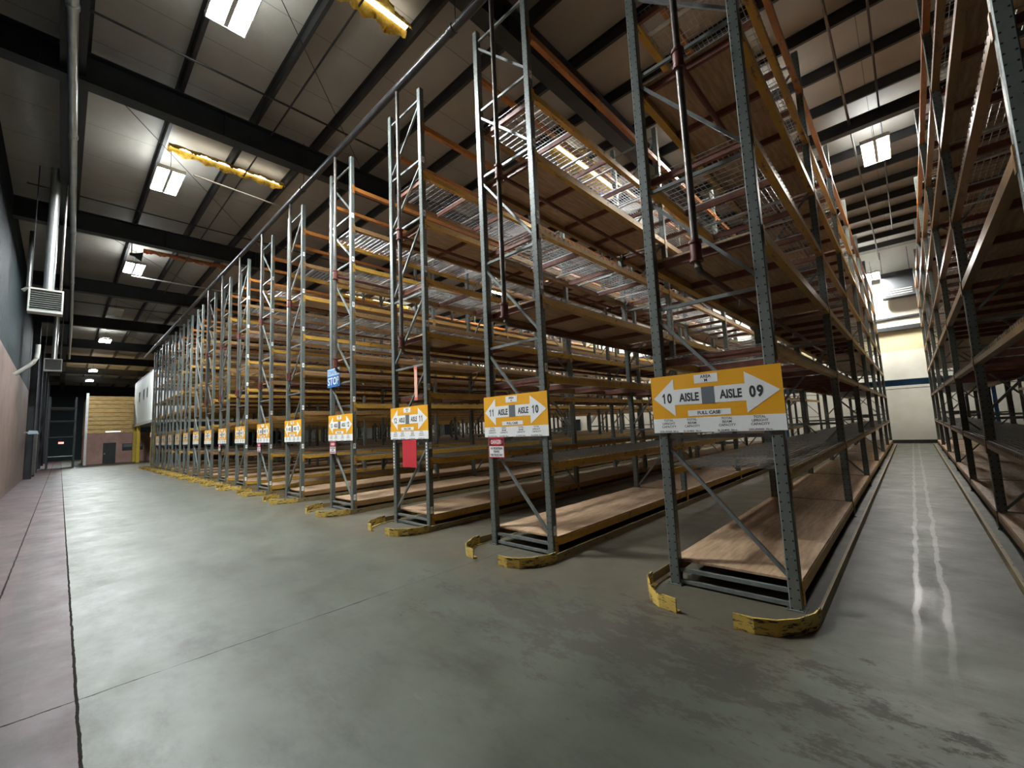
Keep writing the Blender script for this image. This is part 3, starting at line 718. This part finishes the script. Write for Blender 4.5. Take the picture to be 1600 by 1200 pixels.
build('body', MB().box(0,.06,-.5,.5,.0,.09), M['white'], t); build('tube', MB().box(.06,.09,-.48,.48,.01,.06), M['tubelamp'], t)
t = thing('raised_office', 'pale panelled office raised on yellow columns beyond the racks', 'building', (-39.7,.42,0))
p = MB()
for i in range(8): p.box(-11.2+1.4*i, -11.2+1.4*i+1.38, 0, .06, 3.32, 7.0)
build('front_panel', p, M['officewall'], t)
p = MB()
for i in range(8): p.box(-.06, 0, .02+1.55*i, .02+1.55*i+1.50, 3.32, 7.0)
build('side_panel', p, M['white'], t)
build('roof', MB().box(-11.25,.05,-.03,12.5,7.0,7.08), M['girder'], t)
build('floor_deck', MB().box(-11.25,.06,-.06,12.5,3.1,3.32), M['heater'], t)
build('corner_trim', MB().box(-.16,.03,-.03,.10,3.32,7.0), M['white'], t)
for x in (-2.6,-4.6,-7.4):
    f = build('window', MB().box(x-.28,x+.28,-.03,0,5.1,6.0), M['heater'], t); build('pane', MB().box(x-.22,x+.22,-.04,-.03,5.16,5.94), M['glassdark'], f)
for x, y in ((-.16,.16),(-8.4,.1),(-11.0,.1),(-.1,6),(-.1,12)): build('column', MB().cbox(x-.13,x+.13,y-.13,y+.13,0,3.1,.03), M['bollard'], t)
t = build('column_sign', MB().box(-.2,.2,-.01,0,0,.3), M['pinkstrip'], None, (-39.86,.43,2.05)); tag(t, 'small pale notice on the yellow corner column of the raised office', 'sign')

# ------------------------------------------------------------------ back of the hall
t = thing('conveyor_beam', 'blue steel conveyor beam crossing the back of aisle 09', 'beam', (0, 22.2, 0))
build('beam', MB().box(-9,9,-.05,.05,2.66,2.92).box(-9,9,-.12,.12,2.90,2.93).box(-9,9,-.12,.12,2.65,2.68), M['beamblue'], t)
build('cable', MB().tube([(x, 0, 2.5-.02*math.sin((x+9)*1.1)) for x in [-9+.5*i for i in range(37)]], .015, 6), M['black'], t)
for x in (-8.8, -4.1, 3.3, 8.8): build('leg', MB().box(x-.06,x+.06,-.06,.06,0,2.66), M['beamblue'], t)
t = thing('vent_unit', 'dark square ventilator hung before the back wall over aisle 09', 'ventilator', (.85, 22.4, 6.75))
o = build('casing', MB().box(-.55,.60,-.25,.25,0,1.2), M['girder'], t); add_bevel(o, .02)
build('grille', MB().box(-.45,.5,-.27,-.25,.12,.16).box(-.45,.5,-.27,-.25,.32,.36).box(-.45,.5,-.27,-.25,.22,.26), M['silver'], t)
for x in (-.45,.5): build('hanger', MB().bar((x,0,1.2),(x,0,2.32),.02,.02), M['purlin'], t)
t = thing('roof_crossbeam', 'wide dark crossbeam under the roof in front of the aisle 09 lamp', 'beam', (0,9.3,0))
build('beam', MB().box(-1.2,2.2,-.10,.10,8.60,8.64).box(-1.2,2.2,-.01,.01,8.64,8.9).box(-1.2,2.2,-.1,.1,8.88,8.9), M['purlin'], t)
for x in (-1.0,2.0): build('hanger', MB().bar((x,0,8.9),(x,0,9.07),.03,.03), M['purlin'], t)

# ------------------------------------------------------------------ world, camera, view
w = bpy.data.worlds.new('world'); S.world = w; w.use_nodes = True
w.node_tree.nodes['Background'].inputs[0].default_value = (.02,.02,.02,1)
cam = bpy.data.cameras.new('camera'); co = bpy.data.objects.new('camera', cam); COL.objects.link(co)
yaw, pit, rol, f = .7527, .1016, -.0453, 661.79
fw = Vector((-math.sin(yaw)*math.cos(pit), math.cos(yaw)*math.cos(pit), math.sin(pit)))
rt = Vector((math.cos(yaw), math.sin(yaw), 0)); up = rt.cross(fw)
r2 = rt*math.cos(rol)+up*math.sin(rol); u2 = up*math.cos(rol)-rt*math.sin(rol)
mx = Matrix((r2, u2, -fw)).transposed().to_4x4(); mx.translation = Vector((.79,-4.093,1.5636))
co.matrix_world = mx
cam.sensor_fit = 'HORIZONTAL'; cam.sensor_width = 36; cam.lens = 36*f/1600; cam.clip_start = .05; cam.clip_end = 300
S.camera = co
S.view_settings.view_transform = 'Standard'; S.view_settings.look = 'None'; S.view_settings.gamma = 1
S.view_settings.use_curve_mapping = False; S.view_settings.exposure = .5
S.cycles.diffuse_bounces = 5; S.cycles.glossy_bounces = 3; S.cycles.max_bounces = 7
S.cycles.sample_clamp_indirect = 6
